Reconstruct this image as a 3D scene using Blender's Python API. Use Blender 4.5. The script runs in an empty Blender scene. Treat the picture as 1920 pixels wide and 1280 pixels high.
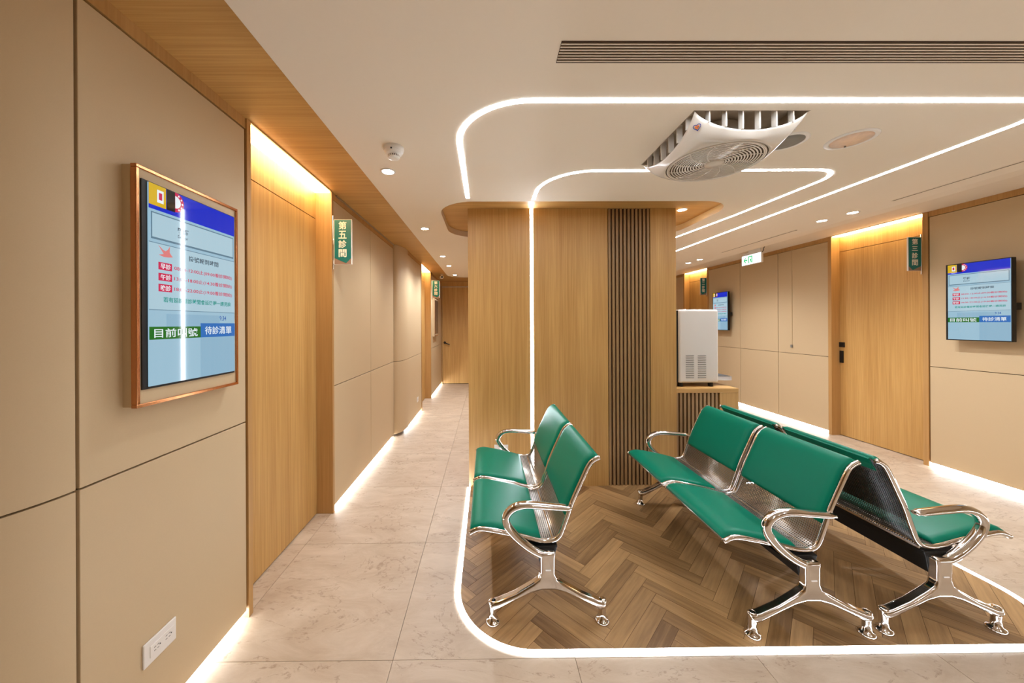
import bpy, bmesh, math, random
from mathutils import Vector, Matrix
random.seed(7)
S = bpy.context.scene
COL = S.collection

# ------------------------------------------------------------------ camera, world, exposure
F_PX, CAM_H, YAW, ROLL = 640.0, 1.47, math.radians(0.4), 0.005
PPX, PPY = 912 + math.tan(YAW) * F_PX, 607.0
cam = bpy.data.cameras.new('camera')
cam.sensor_fit = 'HORIZONTAL'; cam.sensor_width = 36.0
cam.lens = 36.0 * F_PX / 1920
cam.shift_x = (960 - PPX) / 1920
cam.shift_y = -(640 - PPY) / 1920
cam.clip_start = 0.05
co = bpy.data.objects.new('camera', cam); COL.objects.link(co)
co.location = (0, 0, CAM_H)
co.rotation_mode = 'QUATERNION'
co.rotation_quaternion = (Matrix.Rotation(-YAW, 4, 'Z') @ Matrix.Rotation(math.pi / 2, 4, 'X') @ Matrix.Rotation(-ROLL, 4, 'Z')).to_quaternion()
S.camera = co
w = bpy.data.worlds.new('world'); S.world = w; w.use_nodes = True
w.node_tree.nodes['Background'].inputs[0].default_value = (1.0, 0.95, 0.88, 1)
w.node_tree.nodes['Background'].inputs[1].default_value = 0.05
S.view_settings.view_transform = 'Standard'; S.view_settings.look = 'None'
S.view_settings.gamma = 1; S.view_settings.use_curve_mapping = False
S.view_settings.exposure = 1.75

# light levels of the room's lamps and of the added fill downlights
LED_RING, LED_FLOOR, LED_BASE, LED_COVE, SPOT_W, SPOT_FILL = 12.5, 10.0, 10.0, 6.0, 13.0, 26.0

# ------------------------------------------------------------------ materials
def srgb(r, g, b):
    f = lambda c: (c / 255 / 12.92) if c / 255 <= 0.04045 else ((c / 255 + 0.055) / 1.055) ** 2.4
    return (f(r), f(g), f(b), 1)
def new_mat(name):
    m = bpy.data.materials.new(name); m.use_nodes = True
    nt = m.node_tree
    return m, nt, nt.nodes['Principled BSDF']
def plain(name, col, rough=0.5, metal=0.0, bump=0.0, bscale=200, spec=0.5, var=0.0, coat=0.0):
    m, nt, b = new_mat(name)
    b.inputs['Base Color'].default_value = col
    b.inputs['Roughness'].default_value = rough
    b.inputs['Metallic'].default_value = metal
    b.inputs['Specular IOR Level'].default_value = spec
    b.inputs['Coat Weight'].default_value = coat
    if bump or var:
        tc = nt.nodes.new('ShaderNodeTexCoord'); n = nt.nodes.new('ShaderNodeTexNoise')
        n.inputs['Scale'].default_value = bscale; n.inputs['Detail'].default_value = 3
        nt.links.new(tc.outputs['Object'], n.inputs['Vector'])
        if bump:
            bp = nt.nodes.new('ShaderNodeBump'); bp.inputs['Strength'].default_value = bump; bp.inputs['Distance'].default_value = 0.002
            nt.links.new(n.outputs['Fac'], bp.inputs['Height']); nt.links.new(bp.outputs['Normal'], b.inputs['Normal'])
        if var:
            mx = nt.nodes.new('ShaderNodeMix'); mx.data_type = 'RGBA'
            mx.inputs['A'].default_value = tuple(c * (1 - var) for c in col[:3]) + (1,)
            mx.inputs['B'].default_value = tuple(min(1, c * (1 + var)) for c in col[:3]) + (1,)
            nt.links.new(n.outputs['Fac'], mx.inputs['Factor']); nt.links.new(mx.outputs['Result'], b.inputs['Base Color'])
    return m
def emit(name, col, strength):
    m = bpy.data.materials.new(name); m.use_nodes = True
    nt = m.node_tree; nt.nodes.remove(nt.nodes['Principled BSDF'])
    e = nt.nodes.new('ShaderNodeEmission'); e.inputs[0].default_value = col; e.inputs[1].default_value = strength
    nt.links.new(e.outputs[0], nt.nodes['Material Output'].inputs[0])
    return m
def wood(name, c1, c2, grain='Z', rough=0.45, fine=90.0, rnd=0.0, slow=1.6):
    """straight-grained veneer: noise stretched along the grain axis"""
    m, nt, b = new_mat(name)
    tc = nt.nodes.new('ShaderNodeTexCoord')
    src = tc.outputs['Object']
    oi = nt.nodes.new('ShaderNodeObjectInfo')
    if rnd:
        ad = nt.nodes.new('ShaderNodeVectorMath'); ad.operation = 'MULTIPLY_ADD'
        cb = nt.nodes.new('ShaderNodeCombineXYZ')
        for i in range(3): nt.links.new(oi.outputs['Random'], cb.inputs[i])
        ad.inputs[1].default_value = (37, 23, 11)
        nt.links.new(cb.outputs[0], ad.inputs[0]); nt.links.new(src, ad.inputs[2]); src = ad.outputs[0]
    def stretched(across, along):
        mp = nt.nodes.new('ShaderNodeMapping')
        v = {'X': (along, across, across), 'Y': (across, along, across), 'Z': (across, across, along)}[grain]
        mp.inputs['Scale'].default_value = v
        nt.links.new(src, mp.inputs['Vector'])
        n = nt.nodes.new('ShaderNodeTexNoise'); n.inputs['Scale'].default_value = 1; n.inputs['Detail'].default_value = 4
        n.inputs['Roughness'].default_value = 0.6
        nt.links.new(mp.outputs[0], n.inputs['Vector'])
        return n
    n1, n2 = stretched(fine, slow), stretched(9.0, 0.5)
    mm = nt.nodes.new('ShaderNodeMath'); mm.operation = 'MULTIPLY_ADD'; mm.inputs[1].default_value = 0.55
    m2 = nt.nodes.new('ShaderNodeMath'); m2.operation = 'MULTIPLY'; m2.inputs[1].default_value = 0.45
    nt.links.new(n2.outputs['Fac'], m2.inputs[0]); nt.links.new(n1.outputs['Fac'], mm.inputs[0]); nt.links.new(m2.outputs[0], mm.inputs[2])
    fac = mm.outputs[0]
    if rnd:
        m3 = nt.nodes.new('ShaderNodeMath'); m3.operation = 'MULTIPLY_ADD'; m3.inputs[1].default_value = rnd; m3.inputs[2].default_value = -rnd / 2
        m4 = nt.nodes.new('ShaderNodeMath'); m4.operation = 'ADD'
        nt.links.new(oi.outputs['Random'], m3.inputs[0]); nt.links.new(m3.outputs[0], m4.inputs[0]); nt.links.new(fac, m4.inputs[1]); fac = m4.outputs[0]
    r = nt.nodes.new('ShaderNodeValToRGB')
    r.color_ramp.elements[0].position = 0.3; r.color_ramp.elements[0].color = c1
    r.color_ramp.elements[1].position = 0.7; r.color_ramp.elements[1].color = c2
    nt.links.new(fac, r.inputs[0]); nt.links.new(r.outputs[0], b.inputs['Base Color'])
    b.inputs['Roughness'].default_value = rough
    bp = nt.nodes.new('ShaderNodeBump'); bp.inputs['Strength'].default_value = 0.08; bp.inputs['Distance'].default_value = 0.001
    nt.links.new(n1.outputs['Fac'], bp.inputs['Height']); nt.links.new(bp.outputs[0], b.inputs['Normal'])
    return m
def stone_tile(name):
    m, nt, b = new_mat(name)
    tc = nt.nodes.new('ShaderNodeTexCoord'); oi = nt.nodes.new('ShaderNodeObjectInfo')
    cb = nt.nodes.new('ShaderNodeCombineXYZ')
    for i in range(3): nt.links.new(oi.outputs['Random'], cb.inputs[i])
    ad = nt.nodes.new('ShaderNodeVectorMath'); ad.operation = 'MULTIPLY_ADD'; ad.inputs[1].default_value = (31, 17, 5)
    nt.links.new(cb.outputs[0], ad.inputs[0]); nt.links.new(tc.outputs['Object'], ad.inputs[2])
    def noise(scale, detail, dist=0.0, rough=0.6, sc=(1, 1, 1)):
        mp = nt.nodes.new('ShaderNodeMapping'); mp.inputs['Scale'].default_value = sc
        nt.links.new(ad.outputs[0], mp.inputs[0])
        n = nt.nodes.new('ShaderNodeTexNoise'); n.inputs['Scale'].default_value = scale; n.inputs['Detail'].default_value = detail
        n.inputs['Distortion'].default_value = dist; n.inputs['Roughness'].default_value = rough
        nt.links.new(mp.outputs[0], n.inputs['Vector']); return n
    base = noise(5, 6, 0.6, 0.7, (0.6, 1.4, 1)); vein = noise(2.2, 7, 1.2, 0.62, (0.7, 1.5, 1)); speck = noise(40, 4)
    r = nt.nodes.new('ShaderNodeValToRGB')
    r.color_ramp.elements[0].position = 0.3; r.color_ramp.elements[0].color = srgb(174, 152, 128)
    r.color_ramp.elements[1].position = 0.72; r.color_ramp.elements[1].color = srgb(202, 184, 162)
    nt.links.new(base.outputs['Fac'], r.inputs[0])
    vr = nt.nodes.new('ShaderNodeValToRGB')          # thin dark veins where the noise crosses its middle
    e = vr.color_ramp.elements
    e[0].position = 0.485; e[0].color = (0, 0, 0, 1); e[1].position = 0.515; e[1].color = (0, 0, 0, 1)
    k = e.new(0.5); k.color = (1, 1, 1, 1)
    nt.links.new(vein.outputs['Fac'], vr.inputs[0])
    gate = nt.nodes.new('ShaderNodeMath'); gate.operation = 'MULTIPLY'
    gr = nt.nodes.new('ShaderNodeMapRange'); gr.inputs[1].default_value = 0.42; gr.inputs[2].default_value = 0.6; gr.inputs[4].default_value = 0.62
    nt.links.new(speck.outputs['Fac'], gr.inputs[0]); nt.links.new(gr.outputs[0], gate.inputs[0]); nt.links.new(vr.outputs[0], gate.inputs[1])
    mx = nt.nodes.new('ShaderNodeMix'); mx.data_type = 'RGBA'; mx.inputs['B'].default_value = srgb(128, 100, 74)
    nt.links.new(gate.outputs[0], mx.inputs['Factor']); nt.links.new(r.outputs[0], mx.inputs['A'])
    nt.links.new(mx.outputs['Result'], b.inputs['Base Color'])
    b.inputs['Roughness'].default_value = 0.42
    return m
def perforated(name, col=srgb(176, 168, 158), metal=0.9):
    """steel sheet punched with staggered round holes; UV is in metres"""
    m, nt, b = new_mat(name)
    b.inputs['Base Color'].default_value = col; b.inputs['Metallic'].default_value = metal; b.inputs['Roughness'].default_value = 0.35
    tc = nt.nodes.new('ShaderNodeTexCoord')
    vo = nt.nodes.new('ShaderNodeTexVoronoi'); vo.voronoi_dimensions = '2D'; vo.inputs['Scale'].default_value = 1 / 0.0105; vo.inputs['Randomness'].default_value = 0.0
    nt.links.new(tc.outputs['UV'], vo.inputs['Vector'])
    lt = nt.nodes.new('ShaderNodeMath'); lt.operation = 'LESS_THAN'; lt.inputs[1].default_value = 0.33
    nt.links.new(vo.outputs['Distance'], lt.inputs[0])
    tr = nt.nodes.new('ShaderNodeBsdfTransparent'); mx = nt.nodes.new('ShaderNodeMixShader')
    nt.links.new(lt.outputs[0], mx.inputs[0]); nt.links.new(b.outputs[0], mx.inputs[1]); nt.links.new(tr.outputs[0], mx.inputs[2])
    nt.links.new(mx.outputs[0], nt.nodes['Material Output'].inputs[0])
    return m

W1, W2 = srgb(170, 124, 62), srgb(210, 167, 102)
M = dict(
    panel=plain('panel_laminate', srgb(195, 171, 135), 0.55, var=0.03, bscale=300, bump=0.05),
    gap=plain('joint_brown', srgb(96, 74, 48), 0.8, var=0.05),  # dark brown backing that shows in the panel joints
    ceil=plain('ceiling_paint', srgb(228, 215, 196), 0.75, var=0.01, bscale=60),
    wood_z=wood('oak_vertical', W1, W2, 'Z'),
    wood_x=wood('oak_across', W1, W2, 'X'),
    wood_dark=wood('oak_frame', srgb(164, 120, 66), srgb(194, 151, 94), 'Z'),
    slat=wood('oak_slat', srgb(140, 108, 68), srgb(166, 132, 90), 'Z'),
    slatback=plain('slat_backing', srgb(74, 46, 24), 0.8, var=0.1),
    plank=wood('herringbone_oak', srgb(120, 88, 52), srgb(184, 145, 96), 'X', 0.42, fine=55, rnd=0.33, slow=4.0),
    tile=stone_tile('stone_tile'),
    grout=plain('grout', srgb(150, 126, 100), 0.9, var=0.05),
    subfloor=plain('subfloor', srgb(150, 126, 100), 0.9, var=0.05),
    green=plain('green_leather', srgb(0, 116, 90), 0.40, bump=0.10, bscale=450, var=0.04, spec=0.16),
    chrome=plain('chrome', srgb(214, 208, 202), 0.09, 1.0, var=0.02, bscale=30),
    black=plain('black_metal', srgb(20, 18, 17), 0.45, 0.3, var=0.1),
    perf=perforated('perforated_steel'), perfb=perforated('perforated_shaded_back', srgb(34, 29, 25), 0.2),  # rear copy darkened: the dark reflection is put into its colour
    white=plain('white_plastic', srgb(226, 220, 212), 0.35, var=0.01),
    fanwhite=plain('fan_plastic', srgb(206, 197, 184), 0.22, var=0.01, coat=0.3),
    grey=plain('grey_mesh', srgb(128, 124, 116), 0.6, var=0.05, bscale=400),
    recess=plain('recess_grey', srgb(176, 158, 136), 0.8, var=0.15, bscale=20),
    grille=plain('grille_metal', srgb(196, 174, 146), 0.5, var=0.02),
    dark=plain('recess_shade', srgb(72, 54, 36), 0.9, var=0.05),  # shade inside the grilles, put into the colour of flat plates
    slot=plain('slot_shade', srgb(110, 92, 72), 0.9, var=0.05),  # shade inside the air slots, put into the colour of flat strips
    copper=plain('rose_gold', srgb(198, 136, 92), 0.18, 1.0, var=0.03),
    glass=plain('dispenser_gloss', srgb(212, 206, 198), 0.14, var=0.01, coat=0.6),
    steel=plain('brushed_steel', srgb(196, 196, 198), 0.28, 1.0, var=0.05),
    sgreen=plain('sign_green', srgb(0, 112, 108), 0.35, var=0.02),
    sgrey=plain('sign_grey', srgb(150, 122, 104), 0.4, var=0.02),
    swhite=plain('sign_lettering', srgb(250, 240, 226), 0.5, var=0.01),
    amber=plain('pink_lens', srgb(228, 198, 172), 0.3, var=0.2, bscale=40),
    led=emit('led_diffuser_ceiling', (0.93, 1.0, 1.10, 1), LED_RING),
    ledf=emit('led_diffuser_floor', (0.93, 1.0, 1.10, 1), LED_FLOOR),
    ledb=emit('led_base_strip', (0.95, 1.0, 1.05, 1), LED_BASE),
    ledc=emit('led_warm_cove', (1.0, 0.72, 0.38, 1), LED_COVE),
    lens=emit('downlight_lens', (0.97, 1.0, 1.05, 1), 30.0),
)
def screen_mat(name, rgb, k=0.27):
    """lit LCD picture behind a glossy pane"""
    m, nt, b = new_mat(name)
    b.inputs['Base Color'].default_value = (0.01, 0.01, 0.01, 1); b.inputs['Roughness'].default_value = 0.04
    b.inputs['Emission Color'].default_value = srgb(*rgb); b.inputs['Emission Strength'].default_value = k
    return m
SC = {k: screen_mat('screen_' + k, v) for k, v in dict(bg=(158, 196, 216), bg2=(143, 184, 208), head=(5, 46, 205), box=(176, 208, 222), line=(96, 130, 150),
      ink=(40, 60, 80), red=(206, 30, 84), white=(240, 250, 255), teal=(20, 150, 140), green=(10, 110, 30), blue=(24, 110, 190), clock=(30, 90, 170),
      pink=(226, 130, 130), yellow=(220, 180, 30), black=(20, 20, 22), off=(46, 38, 34)).items()}
EX = dict(bg=emit('exit_panel', (0.92, 0.97, 1, 1), 0.5), fg=emit('exit_green', (0.02, 0.62, 0.16, 1), 0.3))

# ------------------------------------------------------------------ helpers
def bx(bm, x0, x1, y0, y1, z0, z1):
    vs = [bm.verts.new((x, y, z)) for x in (x0, x1) for y in (y0, y1) for z in (z0, z1)]
    for f in ((0, 1, 3, 2), (4, 6, 7, 5), (0, 4, 5, 1), (2, 3, 7, 6), (0, 2, 6, 4), (1, 5, 7, 3)):
        bm.faces.new([vs[i] for i in f])
def link(name, me, mat, parent=None, loc=None):
    if mat is not None and not me.materials: me.materials.append(mat)
    o = bpy.data.objects.new(name, me); COL.objects.link(o)
    if parent: o.parent = parent
    if loc: o.location = loc
    return o
def mk(name, bm, mat, parent=None, smooth=False, bevel=0.0, seg=2):
    bmesh.ops.recalc_face_normals(bm, faces=bm.faces)
    me = bpy.data.meshes.new(name); bm.to_mesh(me); bm.free()
    if smooth:
        for p in me.polygons: p.use_smooth = True
    o = link(name, me, mat, parent)
    if bevel:
        b = o.modifiers.new('bevel', 'BEVEL'); b.width = bevel; b.segments = seg; b.limit_method = 'ANGLE'; b.angle_limit = math.radians(40)
        if smooth:
            pass
    return o
def box(name, mat, x0, x1, y0, y1, z0, z1, parent=None, bevel=0.0, seg=2):
    bm = bmesh.new(); bx(bm, min(x0, x1), max(x0, x1), min(y0, y1), max(y0, y1), min(z0, z1), max(z0, z1))
    return mk(name, bm, mat, parent, bevel=bevel, seg=seg)
def boxes(name, mat, lst, parent=None, bevel=0.0):
    bm = bmesh.new()
    for l in lst: bx(bm, *l)
    return mk(name, bm, mat, parent, bevel=bevel)
def prism(bm, pts, a, b, plane='XY'):
    """polygon extruded between a and b along the axis the plane leaves out"""
    def P(u, v, w): return {'XY': (u, v, w), 'XZ': (u, w, v), 'YZ': (w, u, v)}[plane]
    A = [bm.verts.new(P(u, v, a)) for u, v in pts]; B = [bm.verts.new(P(u, v, b)) for u, v in pts]
    bm.faces.new(A); bm.faces.new(B[::-1])
    n = len(pts)
    for i in range(n): bm.faces.new((A[i], B[i], B[(i + 1) % n], A[(i + 1) % n]))
def lathe(bm, prof, cx, cy, n=32, cap=True):
    rings = [[bm.verts.new((cx + r * math.cos(2 * math.pi * i / n), cy + r * math.sin(2 * math.pi * i / n), z)) for i in range(n)] for r, z in prof]
    for a, b in zip(rings, rings[1:]):
        for i in range(n): bm.faces.new((a[i], a[(i + 1) % n], b[(i + 1) % n], b[i]))
    if cap: bm.faces.new(rings[0]); bm.faces.new(rings[-1][::-1])
def tube(bm, path, rads, n=10, up=Vector((0, 1, 0))):
    """sweep an ellipse (ra across, rb along 'up') along a path"""
    pts = [Vector(p) for p in path]; rings = []
    for i, p in enumerate(pts):
        t = (pts[min(i + 1, len(pts) - 1)] - pts[max(i - 1, 0)]).normalized()
        u = (up - t * up.dot(t))
        u = u.normalized() if u.length > 1e-6 else t.orthogonal().normalized()
        s = t.cross(u)
        ra, rb = rads[i] if isinstance(rads, list) else rads
        rings.append([bm.verts.new(p + s * (ra * math.cos(2 * math.pi * k / n)) + u * (rb * math.sin(2 * math.pi * k / n))) for k in range(n)])
    for a, b in zip(rings, rings[1:]):
        for k in range(n): bm.faces.new((a[k], a[(k + 1) % n], b[(k + 1) % n], b[k]))
    bm.faces.new(rings[0][::-1]); bm.faces.new(rings[-1])
def spline(pts, n=6):
    """Catmull-Rom through 2D or 3D points"""
    P = [Vector(p) for p in pts]; P = [2 * P[0] - P[1]] + P + [2 * P[-1] - P[-2]]; out = []
    for i in range(1, len(P) - 2):
        for k in range(n):
            t = k / n; a, b, c, d = P[i - 1:i + 3]
            out.append(0.5 * ((2 * b) + (c - a) * t + (2 * a - 5 * b + 4 * c - d) * t * t + (3 * b - a - 3 * c + d) * t ** 3))
    out.append(P[-2]); return out
def tag(o, label, cat=None, group=None, kind=None):
    o['label'] = label
    if cat: o['category'] = cat
    if group: o['group'] = group
    if kind: o['kind'] = kind
    return o
def empty(name, loc, rz=0.0):
    o = bpy.data.objects.new(name, None); COL.objects.link(o); o.location = loc; o.rotation_euler.z = rz
    o.empty_display_size = 0.1
    return o
def struct(o, label, cat): return tag(o, label, cat, kind='structure')
def copy_tree(o, parent=None):
    c = o.copy(); COL.objects.link(c); c.parent = parent
    for ch in list(o.children): copy_tree(ch, c)
    return c
_tc = bpy.data.curves.new('typesetter', 'FONT'); _to = bpy.data.objects.new('typesetter', _tc); COL.objects.link(_to)
def text_mesh(body, u0, u1, v0, v1, y, bold=0.0):
    """lettering fitted to the rectangle u0..u1 by v0..v1 in a local xz plane, facing -y"""
    _tc.body = body; _tc.offset = bold; _tc.resolution_u = 3
    bpy.context.view_layer.update()
    me = bpy.data.meshes.new_from_object(_to.evaluated_get(bpy.context.evaluated_depsgraph_get()))
    xs = [v.co.x for v in me.vertices]; ys = [v.co.y for v in me.vertices]
    ax, bx_, ay, by = min(xs), max(xs), min(ys), max(ys)
    for v in me.vertices:
        v.co = (u0 + (v.co.x - ax) / (bx_ - ax) * (u1 - u0), y, v0 + (v.co.y - ay) / max(by - ay, 1e-6) * (v1 - v0))
    me.materials.clear()
    return me
def quad_xz(name, mat, u0, u1, v0, v1, y, parent, t=0.0006):
    return box(name, mat, u0, u1, y, y + t, v0, v1, parent)

# ------------------------------------------------------------------ key planes (metres)
XL, XR = -1.20, 4.50            # wall faces (door posts)
XL2 = -1.10                     # left wall past the rounded pier
ZC = 2.45                       # white ceiling slab
ZS, ZR = 2.51, 2.59             # wood soffit at the left, cove ceiling at the right
YF = 8.40                       # end wall of the corridor
YB = -3.2                       # wall behind the camera
JL, JR = 0.985, 1.015           # horizontal panel joints

# ------------------------------------------------------------------ floor: stone tiles round a herringbone island
fl = box('floor', M['subfloor'], -3.2, 4.75, YB, YF + 0.1, -0.06, -0.012)
struct(fl, 'beige stone tile floor with a brown herringbone wood island framed by light', 'floor')
T = 0.8
me_cache = {}
def tile_piece(x0, x1, y0, y1):
    key = (round(x1 - x0, 3), round(y1 - y0, 3))
    if key not in me_cache:
        bm = bmesh.new(); bx(bm, -key[0] / 2, key[0] / 2, -key[1] / 2, key[1] / 2, -0.012, 0)
        bmesh.ops.recalc_face_normals(bm, faces=bm.faces)
        m_ = bpy.data.meshes.new('tile'); bm.to_mesh(m_); bm.free(); me_cache[key] = m_
    link('tile', me_cache[key], M['tile'], fl, ((x0 + x1) / 2, (y0 + y1) / 2, 0))
xj = [-3.2] + [-0.417 + T * i for i in range(-3, 7)] + [4.75]
yj = [YB] + [1.498 + T * j for j in range(-5, 9)] + [YF + 0.1]
IX0, IX1, IY0, IY1 = -0.15, 2.815, 1.535, 3.10           # herringbone island
for a, b in zip(xj, xj[1:]):
    for c, d in zip(yj, yj[1:]):
        if a > IX0 + 0.1 and b < IX1 and c > IY0 + 0.1 and d < IY1: continue
        tile_piece(a + 0.0012, b - 0.0012, c + 0.0012, d - 0.0012)
# herringbone planks, laid at 45 degrees and cut to the rounded outline
RR = 0.36
def rounded(x0, x1, y0, y1, r, n=10):
    """outline counter-clockwise from the lower left; r = radii (ll, lr, ur, ul)"""
    out = []
    for (cx, cy, a0, rr) in ((x0 + r[0], y0 + r[0], 180, r[0]), (x1 - r[1], y0 + r[1], 270, r[1]), (x1 - r[2], y1 - r[2], 0, r[2]), (x0 + r[3], y1 - r[3], 90, r[3])):
        if rr < 1e-4: out.append((cx, cy)); continue
        for k in range(n + 1):
            t = math.radians(a0 + 90 * k / n); out.append((cx + rr * math.cos(t), cy + rr * math.sin(t)))
    return out
ISL = rounded(IX0, IX1, IY0, IY1, (RR, RR, 0.3, 0))
def clip(poly, hull):
    for (ax, ay), (bx_, by) in zip(hull, hull[1:] + hull[:1]):
        if abs(ax - bx_) + abs(ay - by) < 1e-6: continue
        s = lambda p: (bx_ - ax) * (p[1] - ay) - (by - ay) * (p[0] - ax)
        out = []
        for p, q in zip(poly, poly[1:] + poly[:1]):
            sp, sq = s(p), s(q)
            if sp >= 0: out.append(p)
            if (sp >= 0) != (sq >= 0):
                t = sp / (sp - sq); out.append((p[0] + t * (q[0] - p[0]), p[1] + t * (q[1] - p[1])))
        poly = out
        if len(poly) < 3: return []
    return poly
def area(p): return 0.5 * abs(sum(a[0] * b[1] - b[0] * a[1] for a, b in zip(p, p[1:] + p[:1])))
PW, K = 0.0767, 6
ca = Vector((1, 1)) / math.sqrt(2); cb_ = Vector((-1, 1)) / math.sqrt(2)
ORG = Vector((0.265, 1.631)) - PW * (1 * ca + K * cb_)
plank_full = None
ZP = 0.0025
for n in range(-80, 90):
    for j in range(-6, 7):
        for kind in (0, 1):
            if kind == 0: p0, p1, q0, q1 = n, n + 1, n + 2 * K * j, n + K + 2 * K * j
            else: p0, p1, q0, q1 = n + 1, n + 1 + K, n + 2 * K * j, n + 1 + 2 * K * j
            g = 0.011
            cc = [ORG + PW * (p * ca + q * cb_) for p, q in ((p0 + g, q0 + g), (p1 - g, q0 + g), (p1 - g, q1 - g), (p0 + g, q1 - g))]
            if max(v.x for v in cc) < IX0 or min(v.x for v in cc) > IX1 or max(v.y for v in cc) < IY0 or min(v.y for v in cc) > IY1: continue
            poly = [(v.x, v.y) for v in cc]
            cl = clip(poly, ISL)
            if not cl or area(cl) < 2e-4: continue
            ctr = ORG + PW * ((p0 + p1) / 2 * ca + (q0 + q1) / 2 * cb_)
            ang = math.radians(45 if kind else 135)
            full = abs(area(cl) - area(poly)) < 1e-7
            if full and plank_full is not None: me = plank_full
            else:
                c_, s_ = math.cos(-ang), math.sin(-ang)
                loc = [((x - ctr.x) * c_ - (y - ctr.y) * s_, (x - ctr.x) * s_ + (y - ctr.y) * c_) for x, y in cl]
                bm = bmesh.new(); prism(bm, loc, -0.008, ZP)
                bmesh.ops.recalc_face_normals(bm, faces=bm.faces)
                me = bpy.data.meshes.new('plank'); bm.to_mesh(me); bm.free()
                if full: plank_full = me
            o = link('plank', me, M['plank'], fl, (ctr.x, ctr.y, 0)); o.rotation_euler.z = ang
bed = bmesh.new(); prism(bed, ISL, -0.006, 0.0015); mk('plank_bed', bed, M['slatback'], fl)

def ribbon(bm, path, wdt, z0, z1, closed=False):
    """flat strip of width wdt along a 2D path"""
    P = [Vector(p) for p in path]; n = len(P); L = []; R = []
    for i, p in enumerate(P):
        a = P[(i - 1) % n] if closed or i else P[0]; b = P[(i + 1) % n] if closed or i < n - 1 else P[-1]
        t = (b - a).normalized(); s = Vector((-t.y, t.x)) * wdt / 2
        L.append(p + s); R.append(p - s)
    rows = [[bm.verts.new((v.x, v.y, z)) for v in X] for X, z in ((L, z0), (R, z0), (R, z1), (L, z1))]
    for i in range(n if closed else n - 1):
        j = (i + 1) % n
        for k in range(4): bm.faces.new((rows[k][i], rows[k][j], rows[(k + 1) % 4][j], rows[(k + 1) % 4][i]))
    if not closed:
        bm.faces.new([rows[k][0] for k in range(4)]); bm.faces.new([rows[k][-1] for k in range(4)][::-1])
def arc(cx, cy, r, a0, a1, n=14): return [(cx + r * math.cos(math.radians(a0 + (a1 - a0) * k / n)), cy + r * math.sin(math.radians(a0 + (a1 - a0) * k / n))) for k in range(n + 1)]
path = [(-0.165, 3.07)] + arc(-0.165 + 0.38, 1.522 + 0.38, 0.38, 180, 270) + arc(2.83 - 0.38, 1.522 + 0.38, 0.38, 270, 360) + arc(2.83 - 0.3, 3.115 - 0.3, 0.3, 0, 90) + [(2.34, 3.115)]
bm = bmesh.new(); ribbon(bm, path, 0.028, 0.0002, 0.003)
tag(mk('led_strip', bm, M['ledf']), 'white light line set in the floor round the herringbone wood', 'light strip')

# ------------------------------------------------------------------ ceiling
hole = rounded(-0.395, 2.06, 2.735, 3.86, (0.3, 0.3, 0.34, 0.3))
FX, FY, FH = 1.235, 1.84, 0.272                     # ceiling fan centre and half size
fanhole = [(FX - FH, FY - FH), (FX + FH, FY - FH), (FX + FH, FY + FH), (FX - FH, FY + FH)]
outer = [(-0.786, YB), (3.46, YB), (3.46, 7.2)] + arc(-0.786 + 0.35, 7.2 - 0.35, 0.35, 90, 180)
bm = bmesh.new(); edges = []
for loop in (outer, hole, fanhole):
    vs = [bm.verts.new((x, y, ZC)) for x, y in loop]
    edges += [bm.edges.new((vs[i], vs[(i + 1) % len(vs)])) for i in range(len(vs))]
bmesh.ops.triangle_fill(bm, edges=edges, use_beauty=True)
ext = bmesh.ops.extrude_face_region(bm, geom=list(bm.faces))
bmesh.ops.translate(bm, verts=[v for v in ext['geom'] if isinstance(v, bmesh.types.BMVert)], vec=(0, 0, 0.059))
ce = mk('ceiling', bm, M['ceil']); struct(ce, 'cream painted dropped ceiling with rounded cut-outs and light lines', 'ceiling')
bm = bmesh.new(); prism(bm, [(3.46, ZC), (3.76, 2.497), (3.76, 2.515), (3.46, 2.509)], YB, 7.2, 'XZ'); mk('ceiling_edge', bm, M['ceil'], ce)
boxes('cove_ceiling', M['ceil'], [(3.38, 4.8, YB, YF + 0.1, ZR, ZR + 0.06), (3.38, 3.42, YB, YF + 0.1, ZS, ZR)], ce)
ws = box('ceiling_soffit', M['wood_x'], -3.2, 3.4, YB, YF + 0.1, ZS, ZS + 0.05)
struct(ws, 'oak veneer soffit along the left wall above the dropped ceiling', 'ceiling')

def led(name, path, label, wdt=0.028, z=ZC):
    bm = bmesh.new(); ribbon(bm, path, wdt, z - 0.0016, z - 0.0004)
    return tag(mk(name, bm, M['led']), label, 'light strip')
R1X = 2.64
led('led_strip', [(-0.14, 2.66)] + arc(-0.14 + 0.35, 1.497 + 0.35, 0.35, 180, 270) + arc(R1X - 0.2, 1.497 + 0.2, 0.2, 270, 360) + arc(2.56 - 0.3, 6.2, 0.3, 0, 60),
    'outer white light line on the ceiling, curving from the column across the fan side')
led('led_strip', [(0.376, 2.70), (0.376, 2.52)] + arc(0.376 + 0.34, 2.187 + 0.34, 0.34, 180, 270) + arc(2.32 - 0.17, 2.18 + 0.17, 0.17, 270, 360) + [(2.27, 3.1), (2.17, 3.9), (2.14, 5.5)],
    'inner white light line on the ceiling, joining the upright line on the column', 0.024)

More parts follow.
